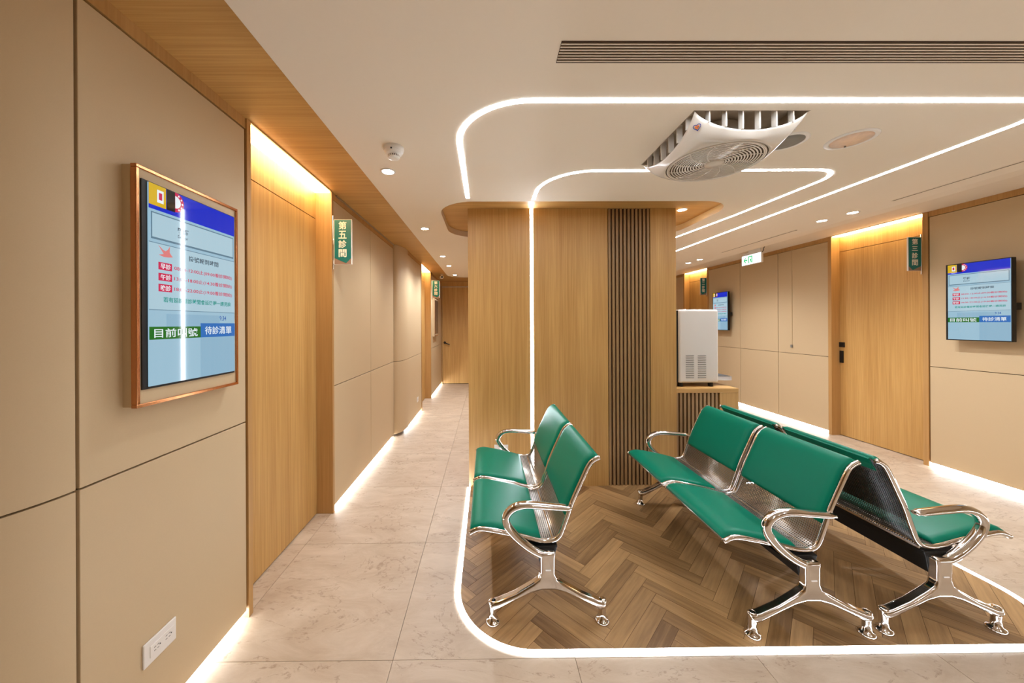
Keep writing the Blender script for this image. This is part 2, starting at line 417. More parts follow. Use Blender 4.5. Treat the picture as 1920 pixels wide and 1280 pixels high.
# ------------------------------------------------------------------ left wall
TOE = 0.042
def wall_panels(parent, x, sgn, ys, zj, ztop, depth=0.018, joint=True):
    """panels in front of a dark backing; sgn +1 faces +x"""
    for a, b in zip(ys, ys[1:]):
        for z0, z1 in ((TOE, zj - 0.003), (zj + 0.003, ztop)):
            box('panel', M['panel'], x - sgn * depth, x, a + 0.004, b - 0.004, z0, z1, parent, bevel=0.0012, seg=1)
def curved_panel(parent, pts, z0, z1, thick=0.016, name='panel'):
    """pts: 2D outline of the visible face, left to right"""
    P = [Vector(p) for p in pts]; N = []
    for i in range(len(P)):
        t = (P[min(i + 1, len(P) - 1)] - P[max(i - 1, 0)]).normalized(); N.append(Vector((-t.y, t.x)))
    B = [p + n * thick for p, n in zip(P, N)]
    bm = bmesh.new()
    rows = [[bm.verts.new((v.x, v.y, z)) for v in X] for X, z in ((P, z0), (P, z1), (B, z1), (B, z0))]
    for i in range(len(P) - 1):
        for k in range(4): bm.faces.new((rows[k][i], rows[k][i + 1], rows[(k + 1) % 4][i + 1], rows[(k + 1) % 4][i]))
    bm.faces.new([r[0] for r in rows]); bm.faces.new([r[-1] for r in rows][::-1])
    o = mk(name, bm, M['panel'], parent)
    for p in o.data.polygons: p.use_smooth = abs(p.normal.z) < 0.5
    o.data.set_sharp_from_angle(angle=math.radians(30))
    return o
PXL, PXL2 = XL - 0.008, XL2 - 0.006
wl = boxes('wall_left', M['gap'], [
    (-1.6, PXL - 0.02, 1.016, 1.728, TOE, ZS), (-1.6, PXL - 0.02, 2.70, 4.80, TOE, ZS),
    (-1.6, PXL2 - 0.02, 4.80, 5.80, TOE, ZS), (-1.6, PXL2 - 0.02, 6.80, YF, TOE, ZS),
    (-1.6, -1.36, 1.70, 2.72, 2.34, ZS), (-1.6, -1.29, 5.80, 6.80, 2.34, ZS), (-1.7, -1.28, 1.016, 1.728, 0, TOE), (-1.7, -1.28, 2.70, 5.80, 0, TOE), (-1.7, -1.28, 6.80, YF, 0, TOE)])
struct(wl, 'corridor wall of beige laminate panels with dark joints on the left', 'wall')
wall_panels(wl, PXL, 1, [1.016, 1.722], JL, ZC)
wall_panels(wl, PXL, 1, [2.698, 3.57, 4.445], JL, 2.455)
wall_panels(wl, PXL2, 1, [4.80, 5.795], JL, 2.455)
wall_panels(wl, PXL2, 1, [6.805, 8.37], JL, 2.455)
# rounded corner towards the camera
RC = 0.36
crn = [(PXL - RC + RC * math.cos(t), 1.010 - RC * math.sin(t)) for t in [math.radians(88 - 88 * k / 16) for k in range(17)]]
crn = [(-2.4, crn[0][1])] + crn
for z0, z1 in ((TOE, JL - 0.003), (JL + 0.003, ZC)): curved_panel(wl, crn, z0, z1)
# rounded pier half-way down the corridor
pier = [(-1.21 + 0.11 * math.sin(t), 4.80 - 0.35 * math.cos(t)) for t in [math.radians(90 * k / 12) for k in range(13)]]
for z0, z1 in ((TOE, JL - 0.003), (JL + 0.003, ZS - 0.002)): curved_panel(wl, pier, z0, z1)
boxes('corner_core', M['gap'], [(-2.4, -1.3, 0.70, 1.02, 0, ZS)], wl)
# wood fascia above the panels
for x, a, b in ((PXL, 1.016, 1.728), (PXL, 2.70, 4.445), (PXL2, 4.80, 5.80), (PXL2, 6.80, YF)):
    box('fascia', M['wood_dark'], x - 0.018, x + 0.001, a, b, 2.458, ZS, wl)
fas = [(p[0], p[1]) for p in crn]; o = curved_panel(wl, fas, 2.458, ZS, name='fascia'); o.data.materials[0] = M['wood_dark']
boxes('shadow_rail', M['steel'], [(PXL + 0.001, PXL + 0.012, 2.75, 4.44, ZS - 0.012, ZS - 0.001)], wl)
# lit plinth
def plinth(name, label, x, sgn, runs):
    root = boxes(name, M['white'], [(min(x - sgn * 0.07, x - sgn * 0.055), max(x - sgn * 0.07, x - sgn * 0.055), a, b, 0, TOE) for a, b in runs])
    struct(root, label, 'baseboard')
    for a, b in runs:
        xs = sorted((x - sgn * 0.054, x - sgn * 0.035)); box('light_strip', M['ledb'], xs[0], xs[1], a + 0.002, b - 0.002, 0.006, 0.036, root)
plinth('baseboard_left', 'recessed plinth with white light strip under the left panels', PXL, 1, [(1.0, 1.728), (2.70, 4.46), ])
plinth('baseboard_corridor', 'recessed plinth with white light strip under the far corridor panels', PXL2, 1, [(4.79, 5.80), (6.80, YF)])

# ------------------------------------------------------------------ doors set back between oak posts
def door(name, label, x, sgn, y0, y1, pw, xd, ztop, zdoor, zhead, handle=None):
    """x: post face, sgn: side it faces, xd: leaf face; posts at y0-pw..y0 and y1..y1+pw"""
    root = empty(name, (0, 0, 0)); struct(root, label, 'door')
    back = xd - sgn * 0.05
    X = lambda a, b: (min(a, b), max(a, b))
    for a, b in ((y0 - pw, y0), (y1, y1 + pw)):
        box('post', M['wood_dark'], *X(x, back), a, b, 0, ztop, root, bevel=0.001, seg=1)
    lf = box('leaf', M['wood_z'], *X(xd, xd - sgn * 0.04), y0 + 0.003, y1 - 0.003, 0.008, zdoor, root)
    box('transom', M['wood_z'], *X(xd, xd - sgn * 0.04), y0, y1, zdoor + 0.006, zhead, root)
    box('joint_backing', M['gap'], *X(xd - sgn * 0.041, back), y0, y1, 0, zhead, root)
    box('light_strip', M['ledc'], *X(x - sgn * 0.012, xd), y0 + 0.002, y1 - 0.002, zhead + 0.001, zhead + 0.008, root)
    box('head', M['wood_dark'], *X(x, back), y0, y1, zhead + 0.009, max(ztop, zhead + 0.012), root)
    return root, lf
door('door_1', 'oak door with no handle, set back beside the copper-framed screen', XL, 1, 1.755, 2.665, 0.03, -1.325, ZS, 2.29, 2.495)
door('door_2', 'narrowly seen oak door deep in the corridor, past the rounded pier', XL2, 1, 5.83, 6.77, 0.03, -1.22, ZS, 2.29, 2.495)
d4, leaf4 = door('door_4', 'oak sliding door with black pull beside the right-hand screen', XR, -1, 3.49, 4.42, 0.045, 4.61, ZR, 2.38, 2.575)
d5, leaf5 = door('door_5', 'oak door behind the water dispenser, past the far screen', XR, -1, 6.93, 7.72, 0.045, 4.61, ZR, 2.38, 2.575)
hb = box('lock_plate', M['black'], 4.597, 4.61, 4.357, 4.423, 1.147, 1.21, leaf4, bevel=0.002)
box('pull', M['black'], 4.592, 4.61, 4.373, 4.41, 0.945, 1.10, leaf4, bevel=0.002)

# corridor end
wf = boxes('wall_far', M['wood_z'], [(-1.6, -1.085, YF, YF + 0.1, 0, ZS), (-1.085, -0.1, YF, YF + 0.1, 2.392, ZS), (-0.1, 4.8, YF, YF + 0.1, 0, ZR)])
struct(wf, 'oak veneer wall closing the end of the corridor', 'wall')
d3 = empty('door_3', (0, 0, 0)); struct(d3, 'oak door with black lever at the end of the corridor', 'door')
lf3 = box('leaf', M['wood_z'], -1.08, -0.105, YF + 0.004, YF + 0.05, 0.012, 2.375, d3)
box('door_head_rail', M['steel'], -1.085, -0.1, YF - 0.006, YF + 0.02, 2.378, 2.39, d3)
boxes('jamb', M['wood_dark'], [(-1.10, -1.083, YF - 0.03, YF, 0, 2.395)], d3)
bm = bmesh.new(); tube(bm, [(-1.025, YF + 0.004, 1.016), (-1.025, YF - 0.012, 1.016)], (0.03, 0.03), 16, Vector((0, 0, 1)))
hd = mk('lever_handle', bm, M['black'], lf3)
bm = bmesh.new(); tube(bm, [(-1.025, YF - 0.01, 1.016), (-1.02, YF - 0.045, 1.014), (-0.97, YF - 0.05, 0.995), (-0.90, YF - 0.05, 0.965)], (0.011, 0.011), 8, Vector((0, 0, 1)))
mk('lever_handle', bm, M['black'], lf3)
box('threshold_gap', M['black'], -1.085, -0.1, YF - 0.002, YF + 0.03, 0, 0.012, d3)

# ------------------------------------------------------------------ right wall
PXR = XR + 0.008
wr = boxes('wall_right', M['gap'], [(PXR + 0.02, 4.8, YB, 3.445, TOE, ZR), (PXR + 0.02, 4.8, 4.465, 6.885, TOE, ZR), (PXR + 0.02, 4.8, 7.765, YF, TOE, ZR),
    (4.665, 4.8, 3.44, 4.47, 0, ZR), (4.665, 4.8, 6.88, 7.77, 0, ZR), (4.6, 4.85, YB, 3.445, 0, TOE), (4.6, 4.85, 4.465, 6.885, 0, TOE), (4.6, 4.85, 7.765, YF, 0, TOE)])
struct(wr, 'wall of beige laminate panels with dark joints on the right', 'wall')
wall_panels(wr, PXR, -1, [YB, -1.0, 0.6, 2.2, 3.442], JR, 2.53)
wall_panels(wr, PXR, -1, [4.468, 5.243, 6.032, 6.882], JR, 2.53)
wall_panels(wr, PXR, -1, [7.768, YF], JR, 2.53)
for a, b in ((YB, 3.445), (4.465, 6.885), (7.765, YF)):
    box('fascia', M['wood_dark'], PXR - 0.001, PXR + 0.018, a, b, 2.535, ZR, wr)
plinth('baseboard_right', 'recessed plinth with white light strip under the right panels', PXR, -1, [(YB, 3.445), (4.465, 6.885), (7.765, YF)])
# walls out of view behind and beside the camera
struct(box('wall_back', M['panel'], -3.3, 4.85, YB - 0.1, YB, 0, ZR + 0.06), 'plain beige wall behind the seating area', 'wall')
struct(box('wall_side', M['panel'], -3.3, -3.2, YB, 1.1, 0, ZR), 'plain beige side wall beyond the rounded corner', 'wall')
struct(box('wall_return', M['panel'], -3.2, -2.38, 0.65, 1.1, 0, ZS), 'short beige wall continuing the rounded corner', 'wall')

# ------------------------------------------------------------------ oak column
CX0, CX1, CY0, CY1 = -0.163, 1.72, 3.08, 3.78
colm = box('wall_column', M['slatback'], CX0 + 0.01, CX1 - 0.01, CY0 + 0.025, CY1 - 0.01, 0, ZS)
struct(colm, 'broad oak clad column with a fluted strip and an upright light line', 'column')
box('panel', M['wood_z'], CX0, 0.397, CY0, CY0 + 0.03, 0.002, ZS - 0.001, colm)
box('panel', M['wood_z'], 0.427, 1.10, CY0, CY0 + 0.03, 0.002, ZS - 0.001, colm)
box('panel', M['wood_z'], 1.487, CX1, CY0, CY0 + 0.03, 0.002, ZS - 0.001, colm)
box('panel', M['wood_z'], CX0, CX0 + 0.012, CY0 + 0.031, CY1, 0.002, ZS - 0.001, colm)
box('panel', M['wood_z'], CX1 - 0.012, CX1, CY0 + 0.031, CY1, 0.002, ZS - 0.001, colm)
box('panel', M['wood_z'], CX0 + 0.013, CX1 - 0.013, CY1 - 0.012, CY1, 0.002, ZS - 0.001, colm)
box('light_strip', M['led'], 0.399, 0.425, CY0 + 0.001, CY0 + 0.02, 0.006, ZS - 0.002, colm)
NS = 11; pit = (1.487 - 1.10) / NS
for i in range(NS):
    x = 1.10 + pit * (i + 0.5)
    box('slat', M['slat'], x - 0.0105, x + 0.0105, CY0 + 0.001, CY0 + 0.027, 0.002, ZS - 0.001, colm, bevel=0.0015, seg=1)

# ------------------------------------------------------------------ low cabinet and water dispenser
cabx0, cabx1, caby0, caby1, cabz = 1.722, 2.314, 3.12, 3.75, 0.867
cab = empty('low_cabinet', (2.02, 3.5, 0)); tag(cab, 'low oak cabinet with a slatted front beside the column', 'cabinet')
def loc(o, root):                       # mesh made in world coordinates, re-based on its thing
    o.data.transform(Matrix.Translation(-root.location)); return o
loc(box('body', M['slatback'], cabx0, cabx1 - 0.012, caby0 + 0.03, caby1, 0, cabz - 0.041, cab), cab)
loc(box('top', M['wood_x'], cabx0, cabx1, caby0, caby1, cabz - 0.040, cabz, cab, bevel=0.002), cab)
loc(box('front_panel', M['wood_z'], 2.142, cabx1, caby0 + 0.002, caby0 + 0.03, 0, cabz - 0.041, cab), cab)
loc(box('side_panel', M['wood_z'], cabx1 - 0.012, cabx1, caby0 + 0.031, caby1, 0, cabz - 0.041, cab), cab)
pit = (2.142 - cabx0) / 11.5
for i in range(11):
    x = cabx0 + pit * (i + 0.75)
    loc(box('slat', M['slat'], x - 0.011, x + 0.011, caby0 + 0.003, caby0 + 0.03, 0, cabz - 0.041, cab, bevel=0.0015, seg=1), cab)
dx0, dx1, dy0, dy1 = 1.790, 2.192, 3.203, 3.58
wd = empty('water_dispenser', (1.99, 3.39, cabz)); tag(wd, 'glossy white countertop water dispenser on the low slatted cabinet', 'water dispenser')
z0 = cabz + 0.036; z1 = 1.597
bdy = loc(box('body', M['glass'], dx0 + 0.02, dx1, dy0, dy1, z0, z1, wd, bevel=0.022, seg=4), wd)
loc(box('back_plate', M['black'], dx0, dx0 + 0.022, dy0 + 0.012, dy1 - 0.012, z0 + 0.01, z1 - 0.01, wd), wd)
for cx_ in (1.915, 2.029):
    for i in range(11):
        zz = 0.950 + i * 0.0208
        v = loc(box('vent', M['grey'], cx_ - 0.039, cx_ + 0.039, dy0 - 0.004, dy0 + 0.002, zz, zz + 0.007, bdy, bevel=0.002, seg=1), wd)
for x in (1.845, 2.135):
    for y in (dy0 + 0.04, dy1 - 0.04):
        bm = bmesh.new(); lathe(bm, [(0.022, cabz), (0.022, z0 + 0.002)], x, y, 14); loc(mk('foot', bm, M['black'], wd), wd)
loc(box('drip_tray', M['steel'], dx1 + 0.001, dx1 + 0.165, dy0 + 0.06, dy1 - 0.04, z0 + 0.012, z0 + 0.052, wd, bevel=0.004), wd)
loc(box('tray_grid', M['black'], dx1 + 0.012, dx1 + 0.155, dy0 + 0.07, dy1 - 0.05, z0 + 0.0522, z0 + 0.054, wd), wd)
bm = bmesh.new(); tube(bm, [(dx1, 3.42, 1.30), (dx1 + 0.02, 3.42, 1.30), (dx1 + 0.025, 3.42, 1.27)], (0.012, 0.012), 8); loc(mk('tap', bm, M['black'], wd), wd)

# ------------------------------------------------------------------ chrome benches with green pads
SEAT = [(0.012, 0.549), (0.585, 1.122)]
PROF = spline([(-0.385, 0.424), (-0.345, 0.441), (-0.294, 0.440), (-0.13, 0.406), (-0.04, 0.383), (0.02, 0.380), (0.065, 0.402), (0.098, 0.479), (0.13, 0.571), (0.181, 0.684), (0.218, 0.76), (0.245, 0.786), (0.270, 0.797)], 5)
def arclen(P):
    s = [0.0]
    for a, b in zip(P, P[1:]): s.append(s[-1] + (b - a).length)
    return s
SL = arclen(PROF)
def prof_at(s):
    for i in range(len(PROF) - 1):
        if s <= SL[i + 1] or i == len(PROF) - 2:
            t = (s - SL[i]) / (SL[i + 1] - SL[i]); p = PROF[i].lerp(PROF[i + 1], t)
            a = PROF[max(i - 1, 0)]; b = PROF[min(i + 2, len(PROF) - 1)]; d = (b - a).normalized()
            return p, Vector((-d.y, d.x))     # normal on the sitting side
def s_of_u(u, after=0):
    return min((abs(PROF[i].x - u), SL[i]) for i in range(len(PROF)) if SL[i] >= after)[1]
def pad_mesh(s0, s1, y0, y1, T=0.018, NSG=26, NW=16):
    bm = bmesh.new(); top = []; bot = []
    for i in range(NSG + 1):
        a = i / NSG; a = 0.5 - 0.5 * math.cos(math.pi * a)
        p, nn = prof_at(s0 + (s1 - s0) * a); rt = []; rb = []
        for k in range(NW + 1):
            c = k / NW; c = 0.5 - 0.5 * math.cos(math.pi * c)
            y = y0 + (y1 - y0) * c
            e = min(a * (s1 - s0), (1 - a) * (s1 - s0)); f = min(c, 1 - c) * (y1 - y0)
            h = T * min(1, (1 - (1 - min(e / 0.02, 1)) ** 2) ** 0.5) * min(1, (1 - (1 - min(f / 0.02, 1)) ** 2) ** 0.5)
            q = p + nn * (0.0035 + h); rt.append(bm.verts.new((q.x, y, q.y)))
            q = p + nn * 0.003; rb.append(bm.verts.new((q.x, y, q.y)))
        top.append(rt); bot.append(rb)
    for g, fl_ in ((top, 0), (bot, 1)):
        for i in range(NSG):
            for k in range(NW):
                f = (g[i][k], g[i + 1][k], g[i + 1][k + 1], g[i][k + 1]); bm.faces.new(f[::-1] if fl_ else f)
    rim = lambda g: [g[i][0] for i in range(NSG)] + [g[NSG][k] for k in range(NW)] + [g[i][NW] for i in range(NSG, 0, -1)] + [g[0][k] for k in range(NW, 0, -1)]
    a, b = rim(top), rim(bot)
    for i in range(len(a)): bm.faces.new((a[i], b[i], b[(i + 1) % len(a)], a[(i + 1) % len(a)]))
    return bm
def shell_mesh(y0, y1):
    bm = bmesh.new(); uv = bm.loops.layers.uv.new('UVMap'); ss = [SL[-1] * i / 50 for i in range(51)]; rows = []
    for s in ss:
        p, nn = prof_at(s); rows.append([(bm.verts.new((p.x, y, p.y)), (s, y)) for y in (y0, y1)])
    for a, b in zip(rows, rows[1:]):
        f = bm.faces.new((a[0][0], b[0][0], b[1][0], a[1][0]))
        for l, q in zip(f.loops, (a[0][1], b[0][1], b[1][1], a[1][1])): l[uv].uv = q
    return bm
def make_bench(label):
    r = empty('waiting_bench', (0, 0, 0)); tag(r, label, 'bench', 'green and chrome waiting benches')
    s_seat = s_of_u(-0.02); s_b0 = SL[min(range(len(PROF)), key=lambda i: abs(PROF[i].y - 0.497) + (0 if PROF[i].x > 0.05 else 9))]
    for y0, y1 in SEAT:
        sh = mk('shell', shell_mesh(y0, y1), M['perf'], r, smooth=True)
        sd = sh.modifiers.new('thick', 'SOLIDIFY'); sd.thickness = 0.002; sd.offset = -1; sh.data.materials.append(M['perfb']); sd.material_offset = 1; sd.material_offset_rim = 0  # rear face takes the darkened copy of the steel
        mk('seat_pad', pad_mesh(0.006, s_seat, y0 + 0.008, y1 - 0.008), M['green'], r, smooth=True)
        mk('back_pad', pad_mesh(s_b0, SL[-1] - 0.002, y0 + 0.008, y1 - 0.008), M['green'], r, smooth=True)
        # the pad folds over the top of the back
        bm = bmesh.new(); prism(bm, [(0.268, 0.800), (0.274, 0.795), (0.262, 0.770), (0.236, 0.735), (0.232, 0.737), (0.255, 0.775)], y0 + 0.03, y1 - 0.03, 'XZ')
        mk('back_flap', bm, M['green'], r)
        for y in (y0, y1):
            bm = bmesh.new(); tube(bm, [(p.x, y, p.y) for p in PROF], (0.012, 0.011), 10); mk('side_frame', bm, M['chrome'], r, smooth=True)
    bm = bmesh.new(); bx(bm, 0.03, 0.058, 0.015, 1.12, 0.366, 0.384); mk('rear_rail', bm, M['chrome'], r, bevel=0.004)
    bm = bmesh.new(); prism(bm, [(-0.13, 0.366), (0.055, 0.364), (0.045, 0.335), (0.032, 0.262), (-0.032, 0.262), (-0.05, 0.34)], -0.004, 1.138, 'XZ')
    mk('beam', bm, M['black'], r, bevel=0.004)
    for yl in (-0.018, 1.152):
        half = [(0.040, 0.352), (0.036, 0.325), (0.034, 0.25), (0.044, 0.222), (0.075, 0.200), (0.16, 0.150), (0.245, 0.114), (0.283, 0.106), (0.288, 0.080), (0.262, 0.070), (0.235, 0.080), (0.15, 0.122), (0.08, 0.155), (0.03, 0.169)]
        pts = half + [(-u, z) for u, z in half[::-1]]
        bm = bmesh.new(); prism(bm, pts, yl - 0.024, yl + 0.024, 'XZ')
        lg = mk('leg', bm, M['chrome'], r, smooth=True, bevel=0.013, seg=4)
        lg.data.set_sharp_from_angle(angle=math.radians(35))
        for sg in (-1, 1):
            bm = bmesh.new(); lathe(bm, [(0.0, 0.0), (0.034, 0.0), (0.036, 0.006), (0.030, 0.015), (0.019, 0.022), (0.017, 0.05), (0.019, 0.095), (0.021, 0.107), (0.012, 0.113), (0.0, 0.114)], 0.27 * sg, yl, 18, cap=False)
            mk('foot', bm, M['chrome'], lg, smooth=True)
        bm = bmesh.new(); bx(bm, -0.013, 0.013, yl - 0.026, yl + 0.026, 0.268, 0.273)
        mk('maker_mark', bm, M['white'], lg)
        ap = spline([(0.022, 0.325), (-0.035, 0.338), (-0.09, 0.368), (-0.150, 0.418), (-0.195, 0.475), (-0.203, 0.520), (-0.170, 0.560), (-0.110, 0.577), (-0.02, 0.572), (0.06, 0.565), (0.118, 0.560)], 5)
        n = len(ap); rad = []
        for i in range(n):
            t = i / (n - 1); a = 0.020 if t < 0.55 else 0.020 - 0.006 * (t - 0.55) / 0.45
            b = 0.023
            if t > 0.97: a *= 0.7; b *= 0.8
            rad.append((a, b))
        bm = bmesh.new(); tube(bm, [(p.x, yl, p.y) for p in ap], rad, 14); mk('armrest', bm, M['chrome'], r, smooth=True)
    return r
bA = make_bench('green two-seat chrome bench standing alone next to the tiled corridor')
bA.location = (0.295, 1.70, 0)
bB = copy_tree(bA); bB.location = (1.515, 1.615, 0); bB['label'] = 'green two-seat chrome bench facing the lone bench, backed by another bench'
bC = copy_tree(bA); bC.location = (2.155, 1.63 + 1.134, 0); bC.rotation_euler.z = math.pi
bC['label'] = 'green two-seat chrome bench facing the oak door with the black pull'

# ------------------------------------------------------------------ screens
def picture(root, u0, u1, v0, v1, y, detail=True):
    """queue display: u0..u1 across, v0..v1 up, on the pane at depth y (front is -y)"""
    W_, H_ = u1 - u0, v1 - v0
    U = lambda t: u0 + W_ * t
    V = lambda t: v1 - H_ * t
    pane = box('screen', SC['bg'], u0, u1, y, y + 0.004, v0, v1, root)
    q = lambda nm, m_, a, b, c, d, k=1: quad_xz(nm, SC[m_], U(a), U(b), V(d), V(c), y - 0.0005 * k, pane, 0.0005)
    q('header_band', 'head', 0, 1, 0, 0.125)
    q('logo_block', 'yellow', 0.0, 0.16, 0.0, 0.105, 2); q('logo_mark', 'white', 0.075, 0.135, 0.022, 0.085, 3); q('logo_mark', 'red', 0.09, 0.12, 0.035, 0.07, 4)
    q('logo_block', 'black', 0.165, 0.25, 0.0, 0.105, 2)
    bm = bmesh.new(); cx_, cz_ = U(0.25), V(0.05); rr = 0.052 * H_
    prism(bm, [(cx_, cz_ - rr)] + [(cx_ + rr * math.cos(math.radians(a)), cz_ + rr * math.sin(math.radians(a))) for a in range(-80, 81, 10)] + [(cx_, cz_ + rr)], y - 0.0015, y - 0.0009, 'XZ'); mk('logo_disc', bm, SC['red'], pane)
    bm = bmesh.new(); rr *= 0.62
    prism(bm, [(cx_, cz_ - rr)] + [(cx_ + rr * math.cos(math.radians(a)), cz_ + rr * math.sin(math.radians(a))) for a in range(-80, 81, 10)] + [(cx_, cz_ + rr)], y - 0.0020, y - 0.0016, 'XZ'); mk('logo_disc', bm, SC['white'], pane)
    for a in (-60, -30, 0, 30, 60):
        bm = bmesh.new(); r2 = 0.052 * H_ * 0.81; px_, pz_ = cx_ + r2 * math.cos(math.radians(a)), cz_ + r2 * math.sin(math.radians(a)); d_ = 0.006 * H_
        prism(bm, [(px_ - d_, pz_), (px_, pz_ - d_), (px_ + d_, pz_), (px_, pz_ + d_)], y - 0.0020, y - 0.0016, 'XZ'); mk('logo_dot', bm, SC['white'], pane)
    q('name_box', 'line', 0.02, 0.985, 0.138, 0.272); q('name_box', 'box', 0.03, 0.975, 0.144, 0.262, 2)
    q('rule', 'line', 0, 1, 0.288, 0.291); q('rule', 'line', 0, 1, 0.622, 0.625)
    q('notice_box', 'box', 0.0, 1.0, 0.292, 0.621)
    q('grey_band', 'bg2', 0.16, 0.78, 0.643, 0.708); q('number_bar', 'green', 0, 0.53, 0.708, 0.772, 2); q('number_bar', 'blue', 0.53, 1, 0.690, 0.772, 2)
    q('list_area', 'bg2', 0.53, 1.0, 0.772, 1.0)
    tx = lambda s, m_, a, b, c, d, bold=0.0: link('lettering', text_mesh(s, U(a), U(b), V(d), V(c), y - 0.0022, bold), SC[m_], pane)
    tx('醫師', 'ink', 0.27, 0.39, 0.180, 0.213, 0.02); tx('Doctor', 'ink', 0.275, 0.385, 0.220, 0.236, 0.01)
    tx('掛號報到時間', 'ink', 0.39, 0.76, 0.318, 0.348, 0.012)
    for i, (lab, tm) in enumerate((('早診', '08:00-12:00止(09:00看診開始)'), ('午診', '13:30-18:00止(14:30看診開始)'), ('晚診', '18:00-22:00止(19:00看診開始)'))):
        v = 0.382 + 0.055 * i
        q('label_box', 'red', 0.085, 0.215, v, v + 0.038, 2); link('lettering', text_mesh(lab, U(0.10), U(0.20), V(v + 0.033), V(v + 0.005), y - 0.0026, 0.012), SC['white'], pane)
        tx(tm, 'red', 0.235, 0.955, v + 0.006, v + 0.033, 0.012)
    tx('若有延診看診時間會延後喔一請見諒', 'teal', 0.125, 0.935, 0.556, 0.584, 0.02)
    tx('9:34', 'clock', 0.775, 0.865, 0.645, 0.674, 0.01)
    tx('目前叫號', 'white', 0.04, 0.49, 0.717, 0.764, 0.01); tx('待診清單', 'white', 0.58, 0.945, 0.708, 0.756, 0.01)
    # swallow emblem
    B = [(0.082, 0.298), (0.125, 0.318), (0.150, 0.322), (0.172, 0.312), (0.192, 0.294), (0.190, 0.326), (0.220, 0.346), (0.178, 0.351), (0.130, 0.353), (0.086, 0.346), (0.132, 0.338)]
    bm = bmesh.new(); prism(bm, [(U(a), V(b)) for a, b in B], y - 0.0022, y - 0.0017, 'XZ'); mk('swallow_emblem', bm, SC['pink'], pane)
    return pane
# near left screen in its boxed copper frame
t = empty('wall_screen', (PXL, 1.37, 1.195), math.pi / 2); tag(t, 'lit queue screen in a copper edged beige frame, next to the oak door without handle', 'screen')
hw, hh, dp = 0.232, 0.815, 0.050
box('housing', M['panel'], -hw + 0.003, hw - 0.003, -dp + 0.006, 0, 0.003, hh - 0.003, t)
bm = bmesh.new()
for b_ in ((-hw, hw, 0, 0.012), (-hw, hw, hh - 0.012, hh), (-hw, -hw + 0.012, 0.012, hh - 0.012), (hw - 0.012, hw, 0.012, hh - 0.012)): bx(bm, b_[0], b_[1], -dp, -dp + 0.02, b_[2], b_[3])
mk('copper_edge', bm, M['copper'], t, bevel=0.002)
box('bezel', M['black'], -0.213, 0.207, -dp + 0.001, -dp + 0.008, 0.058, 0.772, t)
picture(t, -0.193, 0.203, 0.066, 0.768, -dp - 0.003)
# right screen on a bracket
def bracket_screen(x, yc, zc, label, detail=True):
    t = empty('wall_screen', (x, yc, zc), -math.pi / 2); tag(t, label, 'screen', 'bracket screens on the right wall')
    box('housing', M['black'], -0.205, 0.205, 0.0, 0.035, 0, 0.712, t, bevel=0.003)
    boxes('bracket', M['black'], [(-0.09, 0.09, 0.035, 0.10, 0.25, 0.46), (0.15, 0.20, 0.036, 0.085, 0.27, 0.33)], t)
    box('bezel', M['black'], -0.205, 0.205, -0.004, 0.0, 0, 0.712, t)
    picture(t, -0.188, 0.2, 0.008, 0.704, -0.008)
    return t
bracket_screen(4.395, 3.025, 1.296, 'lit queue screen on a wall bracket beside the door with the black pull')
bracket_screen(4.395, 6.385, 1.33, 'lit queue screen on a wall bracket behind the water dispenser')
# screen deep in the corridor, seen edge-on
t = empty('wall_screen', (PXL2, 7.25, 1.22), math.pi / 2); tag(t, 'dark framed screen under the hanging green sign deep in the corridor', 'screen')
box('housing', M['panel'], -0.24, 0.24, -0.044, 0, 0, 0.80, t)
bm = bmesh.new()
for b_ in ((-hw, hw, 0.004, 0.02), (-hw, hw, 0.78, 0.796), (-hw, -hw + 0.015, 0.02, 0.78), (hw - 0.015, hw, 0.02, 0.78)): bx(bm, b_[0], b_[1], -0.05, -0.03, b_[2], b_[3])
mk('copper_edge', bm, M['copper'], t)
box('screen', SC['off'], -0.205, 0.205, -0.047, -0.043, 0.05, 0.75, t)

# ------------------------------------------------------------------ hanging room signs
def room_sign(chars, x0, x1, y, ztop, zbot, post_left, label):
    wd_, h = x1 - x0, ztop - zbot
    r = empty('room_sign', (x0, y, zbot)); tag(r, label, 'sign', 'green room signs')
    box('plate', M['white'], 0, wd_, 0, 0.012, 0, h, r, bevel=0.002, seg=1)
    bm = bmesh.new(); prism(bm, [(0.006, 0.002), (wd_ - 0.006, 0.002), (wd_ - 0.006, h * 0.16), (0.006, h * 0.16)], -0.001, 0, 'XZ'); mk('grey_field', bm, M['sgrey'], r)
    tipu = 0.68 if post_left else 0.35
    bm = bmesh.new(); prism(bm, [(0.006, h * 0.14), (wd_ * tipu, h * 0.025), (wd_ - 0.006, h * 0.14), (wd_ - 0.006, h - 0.004), (0.006, h - 0.004)], -0.0025, -0.0011, 'XZ'); gf = mk('green_field', bm, M['sgreen'], r)
    ch = h * 0.82 / 4
    for i, c in enumerate(chars):
        zt = h * 0.955 - ch * i
        hgt = ch * (0.86 if c not in '二三' else 0.62)
        link('lettering', text_mesh(c, wd_ * 0.27, wd_ * 0.71, zt - ch * 0.45 - hgt / 2, zt - ch * 0.45 + hgt / 2, -0.0032, 0.018), M['swhite'], gf)
    xp = -0.007 if post_left else wd_ + 0.007
    bm = bmesh.new(); tube(bm, [(xp, 0.006, -0.035), (xp, 0.006, h + 0.03)], (0.006, 0.006), 10, Vector((0, 1, 0))); mk('rod', bm, M['chrome'], r, smooth=True)
    return r
room_sign('第五診間', -1.182, -1.042, 2.66, 2.287, 1.938, True, 'green room sign reading 第五診間 on the post of the handle-less oak door')
room_sign('第六診間', -1.07, -0.925, 6.775, 2.335, 1.992, True, 'green room sign reading 第六診間 deep in the corridor')
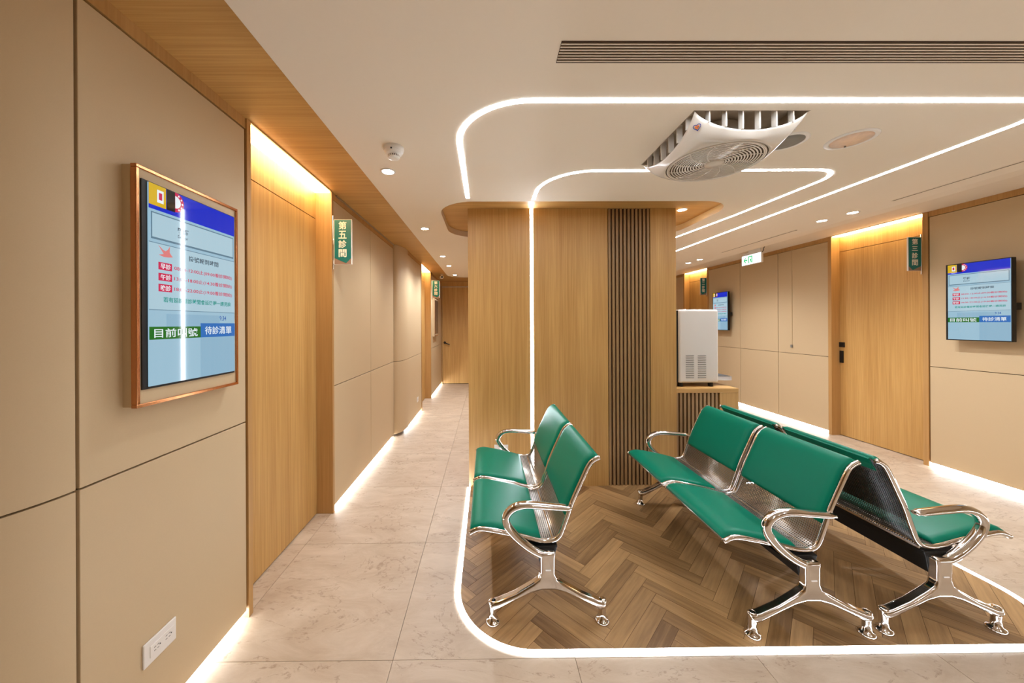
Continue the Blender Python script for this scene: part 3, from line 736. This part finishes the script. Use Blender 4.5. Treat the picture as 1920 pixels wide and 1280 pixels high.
room_sign('第三診間', 4.345, 4.485, 3.485, 2.342, 1.994, False, 'green room sign reading 第三診間 beside the door with the black pull')
room_sign('第二診間', 4.355, 4.485, 6.915, 2.386, 2.037, False, 'green room sign reading 第二診間 above the water dispenser')

# exit sign
r = empty('exit_sign', (4.1, 5.25, 2.372), -math.pi / 2); tag(r, 'lit white exit sign with green arrow and running figure', 'exit sign')
box('housing', M['white'], -0.195, 0.195, 0.0, 0.03, 0.0, 0.155, r, bevel=0.003)
pn = box('panel', EX['bg'], -0.19, 0.19, -0.003, 0.0, 0.004, 0.150, r)
bm = bmesh.new(); prism(bm, [(-0.15, 0.075), (-0.115, 0.115), (-0.100, 0.115), (-0.122, 0.084), (-0.075, 0.084), (-0.075, 0.066), (-0.122, 0.066), (-0.100, 0.035), (-0.115, 0.035)], -0.0045, -0.0032, 'XZ'); mk('arrow', bm, EX['fg'], pn)
boxes('doorway_symbol', EX['fg'], [(-0.055, -0.040, -0.0045, -0.0032, 0.025, 0.130), (0.010, 0.026, -0.0045, -0.0032, 0.025, 0.130), (-0.040, 0.010, -0.0045, -0.0032, 0.116, 0.130)], pn)
bm = bmesh.new()
for pts in ([(-0.012, 0.098), (-0.004, 0.106), (0.004, 0.098), (-0.004, 0.090)], [(-0.024, 0.084), (0.002, 0.088), (0.004, 0.070), (-0.008, 0.058), (-0.014, 0.066)], [(-0.010, 0.060), (0.000, 0.066), (0.006, 0.046), (0.004, 0.030), (-0.004, 0.030), (-0.004, 0.046)], [(-0.012, 0.062), (-0.022, 0.048), (-0.034, 0.036), (-0.030, 0.031), (-0.012, 0.044), (-0.004, 0.058)]):
    prism(bm, pts, -0.0045, -0.0032, 'XZ')
mk('running_figure', bm, EX['fg'], pn)
grn = emit('exit_green_pale', (0.45, 0.72, 0.62, 1), 0.3)
link('lettering', text_mesh('出口', 0.055, 0.145, 0.078, 0.118, -0.0045, 0.0), grn, pn); link('lettering', text_mesh('EXIT', 0.055, 0.145, 0.040, 0.064, -0.0045, 0.0), grn, pn)
boxes('bracket', M['white'], [(-0.17, 0.17, 0.004, 0.024, 0.155, 0.19), (-0.06, 0.17, 0.002, 0.026, 0.19, 0.2185)], r)
bm = bmesh.new(); tube(bm, spline([(0.19, 0.015, 0.15), (0.215, 0.015, 0.17), (0.22, 0.015, 0.20), (0.24, 0.012, 0.218)], 4), (0.005, 0.005), 8); mk('cable', bm, M['black'], r)

# ------------------------------------------------------------------ ceiling fittings
def spot(parent, z, watts, size=math.radians(150)):
    l = bpy.data.lights.new('lamp', 'SPOT'); l.energy = watts; l.spot_size = size; l.spot_blend = 0.9; l.shadow_soft_size = 0.035; l.color = (0.95, 1.0, 1.08)
    o = bpy.data.objects.new('lamp', l); COL.objects.link(o); o.parent = parent; o.location = (0, 0, z)
def downlight(x, y, z, label, watts, r=0.048):
    e = empty('downlight', (x, y, z)); tag(e, label, 'downlight', 'recessed ceiling downlights')
    bm = bmesh.new(); lathe(bm, [(r, 0.0), (r, -0.004), (r * 0.78, -0.006), (r * 0.74, -0.002), (r * 0.74, 0.0)], 0, 0, 24, cap=False); mk('trim_ring', bm, M['white'], e, smooth=True)
    bm = bmesh.new(); lathe(bm, [(r * 0.73, -0.0006), (r * 0.73, -0.0022)], 0, 0, 24); mk('lens', bm, M['lens'], e)
    spot(e, -0.012, watts)
    return e
for y, s in ((2.19, 'beside the smoke detector'), (3.50, 'between the sign and the oak column'), (4.93, 'past the rounded pier, second beyond the column'), (5.74, 'before the second corridor door'), (6.80, 'last before the corridor end wall')):
    downlight(-0.625, y, ZC, 'small white downlight over the corridor, ' + s, SPOT_W * (2.0 if y > 4.5 else 1.0))
downlight(1.80, 3.12, ZS, 'white downlight in the wood recess above the water dispenser', SPOT_W * 0.55)
downlight(3.28, 3.03, ZC, 'white downlight near the right ceiling edge, closest to the door with the pull', SPOT_W * 1.8)
downlight(3.24, 3.27, ZC, 'white downlight near the right ceiling edge, second from the long air slot', SPOT_W * 1.8)
downlight(3.3, 5.25, ZC, 'white downlight beyond the exit sign on the ceiling', SPOT_W * 1.8)
downlight(3.3, 5.55, ZC, 'white downlight beyond the exit sign, further along the ceiling', SPOT_W * 1.8)
for x, y, s in ((1.0, -0.5, 'in front of the lone bench'), (2.7, -0.5, 'in front of the paired benches'), (1.0, -2.1, 'by the back wall, in line with the lone bench'), (2.7, -2.1, 'by the back wall, in line with the paired benches')):
    downlight(x, y, ZC, 'added fill downlight, unseen, over the open floor ' + s, SPOT_FILL)  # downlights added out of view to brighten the room

# smoke detector
e = empty('smoke_detector', (-0.51, 1.90, ZC)); tag(e, 'white round smoke detector on the corridor ceiling', 'smoke detector')
bm = bmesh.new(); lathe(bm, [(0.055, 0), (0.056, -0.012), (0.053, -0.022), (0.050, -0.024), (0.044, -0.036), (0.032, -0.042)], 0, 0, 28); mk('base', bm, M['white'], e, smooth=False)
bm = bmesh.new(); lathe(bm, [(0.029, -0.040), (0.029, -0.053)], 0, 0, 28); mk('sensor_core', bm, M['black'], e)
for k in range(18):
    a = 2 * math.pi * k / 18; bm = bmesh.new(); bx(bm, 0.029, 0.032, -0.0025, 0.0025, -0.054, -0.041); bmesh.ops.rotate(bm, verts=bm.verts, matrix=Matrix.Rotation(a, 3, 'Z')); mk('vent_rib', bm, M['white'], e)
bm = bmesh.new(); lathe(bm, [(0.032, -0.053), (0.031, -0.058), (0.022, -0.062), (0.0, -0.063)], 0, 0, 28, cap=False); mk('cap', bm, M['white'], e)
bm = bmesh.new(); bx(bm, -0.004, 0.004, -0.053, -0.048, -0.028, -0.021); mk('indicator', bm, M['black'], e)

# circulation fan
e = empty('ceiling_fan', (FX, FY, ZC)); tag(e, 'white square ceiling circulation fan with round grille', 'ceiling fan')
hbx = FH - 0.001
boxes('housing', M['recess'], [(-hbx, hbx, -hbx, hbx, 0.055, 0.0585), (-hbx, -hbx + 0.004, -hbx, hbx, 0.0, 0.054), (hbx - 0.004, hbx, -hbx, hbx, 0.0, 0.054), (-hbx, hbx, -hbx, -hbx + 0.004, 0.0, 0.054), (-hbx, hbx, hbx - 0.004, hbx, 0.0, 0.054)], e)
def edge_z(t): return -0.078 * max(0.0, 1 - t * t) ** 0.75 - 0.001
NA = 24; outl = []
for side in range(4):
    for k in range(NA):
        t = -1 + 2 * k / NA; c_, s_ = math.cos(side * math.pi / 2), math.sin(side * math.pi / 2)
        bow = 0.012 * (1 - t * t)
        x, y = t * (FH - 0.008), -(FH - 0.008 - bow)
        outl.append(Vector((x * c_ - y * s_, x * s_ + y * c_, edge_z(t))))
RG = 0.231
bm = bmesh.new(); rings = []
for j in range(9):
    t = j / 8; row = []
    for p in outl:
        a = math.atan2(p.y, p.x); q = Vector((RG * math.cos(a), RG * math.sin(a), -0.118))
        f = math.sin(t * math.pi / 2)
        v = Vector((p.x + (q.x - p.x) * t, p.y + (q.y - p.y) * t, p.z + (q.z - p.z) * f))
        row.append(bm.verts.new(v))
    rings.append(row)
for j in range(8):
    for k in range(len(outl)): bm.faces.new((rings[j][k], rings[j][(k + 1) % len(outl)], rings[j + 1][(k + 1) % len(outl)], rings[j + 1][k]))
sh = mk('shell', bm, M['fanwhite'], e, smooth=True); sd = sh.modifiers.new('thick', 'SOLIDIFY'); sd.thickness = 0.004; sd.offset = 0
for side in range(4):
    for k in range(6):
        t = -0.72 + 1.44 * k / 5; bm = bmesh.new(); bx(bm, t * FH - 0.003, t * FH + 0.003, -FH + 0.006, -FH + 0.034, edge_z(t) - 0.002, 0.02)
        bmesh.ops.rotate(bm, verts=bm.verts, matrix=Matrix.Rotation(side * math.pi / 2, 3, 'Z')); mk('air_fin', bm, M['fanwhite'], e)
bm = bmesh.new(); lathe(bm, [(0.12, 0.05), (0.14, 0.0), (0.20, -0.07), (0.219, -0.1)], 0, 0, 40, cap=False); mk('duct', bm, M['fanwhite'], e, smooth=True)
bm = bmesh.new(); lathe(bm, [(0.2325, -0.110), (0.2325, -0.1155)], 0, 0, 48); mk('grille_shade_disc', bm, M['dark'], e)  # dark disc stands for the shade behind the grille rings
gb = bmesh.new()
for k in range(13):
    r_ = 0.055 + k * 0.0133
    lathe(gb, [(r_ - 0.0032, -0.117), (r_ + 0.0032, -0.117), (r_ + 0.0032, -0.120), (r_ - 0.0032, -0.120), (r_ - 0.0032, -0.117)], 0, 0, 56, cap=False)
for k in range(12):
    a0 = 2 * math.pi * k / 12
    tube(gb, [((0.04 + 0.175 * s) * math.cos(a0 + 0.5 * s), (0.04 + 0.175 * s) * math.sin(a0 + 0.5 * s), -0.119) for s in [i / 8 for i in range(9)]], (0.003, 0.003), 6, Vector((0, 0, 1)))
mk('round_grille', gb, M['fanwhite'], e)
bm = bmesh.new(); lathe(bm, [(0.226, -0.114), (0.226, -0.121), (0.222, -0.123), (0.217, -0.121), (0.217, -0.114)], 0, 0, 56, cap=False); mk('grille_rim', bm, M['fanwhite'], e, smooth=True)
bm = bmesh.new(); lathe(bm, [(0.047, -0.108), (0.047, -0.123), (0.040, -0.128), (0.0, -0.130)], 0, 0, 32, cap=False); mk('hub', bm, M['fanwhite'], e, smooth=True)
# heart emblem on the front left corner
bm = bmesh.new(); hp = [(0.016 * math.sin(a) ** 3, (0.013 * math.cos(a) - 0.005 * math.cos(2 * a) - 0.002 * math.cos(3 * a) - 0.001 * math.cos(4 * a))) for a in [2 * math.pi * k / 28 for k in range(28)]]
n_ = Vector((-0.53, -0.53, -0.66)).normalized(); u_ = Vector((1, -1, 0)).normalized(); v_ = n_.cross(u_)
if v_.z < 0: v_ = -v_
emb = Matrix.Translation((-0.2365, -0.2365, -0.0575)) @ Matrix((u_, v_, n_)).transposed().to_4x4()
pts = [emb @ Vector((x, y, 0.0)) for x, y in hp]; tube(bm, pts + [pts[0]], (0.0016, 0.0016), 6, Vector((0.5, 0.5, -0.7)))
mk('heart_emblem', bm, plain('emblem_blue', srgb(30, 40, 120), 0.4, var=0.05), e)
bm = bmesh.new(); pts = [emb @ Vector((x * 0.45, y * 0.45, 0.0)) for x, y in hp]; tube(bm, pts + [pts[0]], (0.002, 0.002), 6, Vector((0.5, 0.5, -0.7)))
mk('heart_emblem', bm, plain('emblem_orange', srgb(236, 120, 30), 0.4, var=0.05), e)

# speaker and emergency light
def round_fitting(name, x, y, r, face, label, cat, proud=0.004):
    e = empty(name, (x, y, ZC)); tag(e, label, cat)
    bm = bmesh.new(); lathe(bm, [(r, 0), (r, -0.003), (r * 0.86, -0.007), (r * 0.80, -0.004), (r * 0.80, 0)], 0, 0, 40, cap=False); mk('rim', bm, M['white'], e, smooth=True)
    bm = bmesh.new(); lathe(bm, [(r * 0.80, 0.0), (r * 0.80, -proud), (r * 0.4, -proud - 0.002), (0.0, -proud - 0.003)], 0, 0, 40, cap=False); mk('face', bm, face, e, smooth=True)
    return e
round_fitting('ceiling_speaker', 1.63, 1.84, 0.098, M['grey'], 'round grey ceiling speaker behind the fan', 'speaker')
e = round_fitting('emergency_light', 1.962, 1.818, 0.107, M['amber'], 'round pinkish emergency light beside the ceiling speaker', 'light')
bm = bmesh.new(); lathe(bm, [(0.005, -0.004), (0.005, -0.012)], 0.03, 0.06, 10); mk('test_button', bm, M['grey'], e)

# linear air grille over the benches
e = empty('air_grille', (0.266, 1.23, ZC)); tag(e, 'long slatted air grille in the ceiling in front of the light line', 'air grille')
LEN = 2.6
box('backing', M['dark'], 0, LEN, -0.048, 0.05, -0.002, 0.0, e)  # flat dark plate replaces a real recess, with the shade in its colour
for i in range(7):
    y = -0.048 + 0.098 * (i + 0.75) / 7.5
    box('slat', M['ceil'], 0.001, LEN, y - 0.0022, y + 0.0022, -0.0042, -0.0021, e)
# narrow air slots along the right ceiling edge
for (y0, y1, s) in ((0.5, 2.745, 'nearest the right-hand screen'), (3.6, 4.75, 'across from the exit sign'), (5.9, 7.0, 'far along the right ceiling edge')):
    e = empty('air_slot', (3.295, y0, ZC)); tag(e, 'narrow dark air slot, ' + s, 'air slot')
    box('slot', M['slot'], -0.008, 0.008, 0, y1 - y0, -0.0015, 0.0, e); boxes('lip', M['ceil'], [(-0.012, -0.0081, 0, y1 - y0, -0.003, 0.0), (0.0081, 0.012, 0, y1 - y0, -0.003, 0.0)], e)  # surface strip coloured like the shade of a groove, no groove is cut

# cctv camera
e = empty('security_camera', (-0.93, 7.15, ZS)); tag(e, 'small white security camera under the corridor soffit', 'camera')
bm = bmesh.new(); lathe(bm, [(0.03, 0), (0.03, -0.012), (0.012, -0.016), (0.012, -0.03)], 0, 0, 18); mk('mount', bm, M['white'], e)
bm = bmesh.new(); tube(bm, [(-0.02, 0.06, -0.055), (0.012, -0.05, -0.062)], (0.035, 0.035), 16, Vector((0, 0, 1))); mk('body', bm, M['white'], e)
bm = bmesh.new(); tube(bm, [(0.0122, -0.0501, -0.062), (0.015, -0.056, -0.0625)], (0.02, 0.02), 14, Vector((0, 0, 1))); mk('lens', bm, M['black'], e)

# ------------------------------------------------------------------ sockets and the pull switch
def socket(x, y, z, rz, label, n=2, w_=0.115, h_=0.075):
    e = empty('wall_socket', (x, y, z), rz); tag(e, label, 'socket')
    pl = box('plate', M['white'], -w_ / 2, w_ / 2, -0.007, 0, -h_ / 2, h_ / 2, e, bevel=0.003)
    ins = box('insert', M['white'], -w_ * 0.33, w_ * 0.40, -0.009, -0.006, -h_ * 0.24, h_ * 0.24, pl, bevel=0.001, seg=1)
    for c in ((-0.018, 0.026) if n == 2 else (0.0,)):
        for dx in (-0.006, 0.006):
            for dz in (-0.006, 0.006): box('slit', M['black'], c + dx - 0.0035, c + dx + 0.0035, -0.0096, -0.0088, dz - 0.0008, dz + 0.0008, ins)
        box('slit', M['black'], c + 0.011, c + 0.015, -0.0096, -0.0088, -0.002, 0.002, ins)
    return e
socket(PXL, 1.262, 0.308, math.pi / 2, 'white double socket low on the panel under the copper-framed screen', w_=0.125, h_=0.085)
socket(PXL2, 5.45, 0.27, math.pi / 2, 'white socket low on the corridor panel before the second door', 1)
socket(0.128, CY0, 0.345, 0, 'white socket plate low on the oak column behind the lone bench', w_=0.125, h_=0.072)
e = empty('pull_switch', (PXR, 5.003, 1.10), -math.pi / 2); tag(e, 'thin surface conduit with a small switch on the right panels', 'switch')
box('conduit', M['panel'], -0.006, 0.006, -0.007, 0, 0.04, 1.43, e); box('switch', M['grey'], -0.013, 0.013, -0.018, 0, 0.0, 0.04, e, bevel=0.002)

bpy.data.objects.remove(_to); bpy.data.curves.remove(_tc)
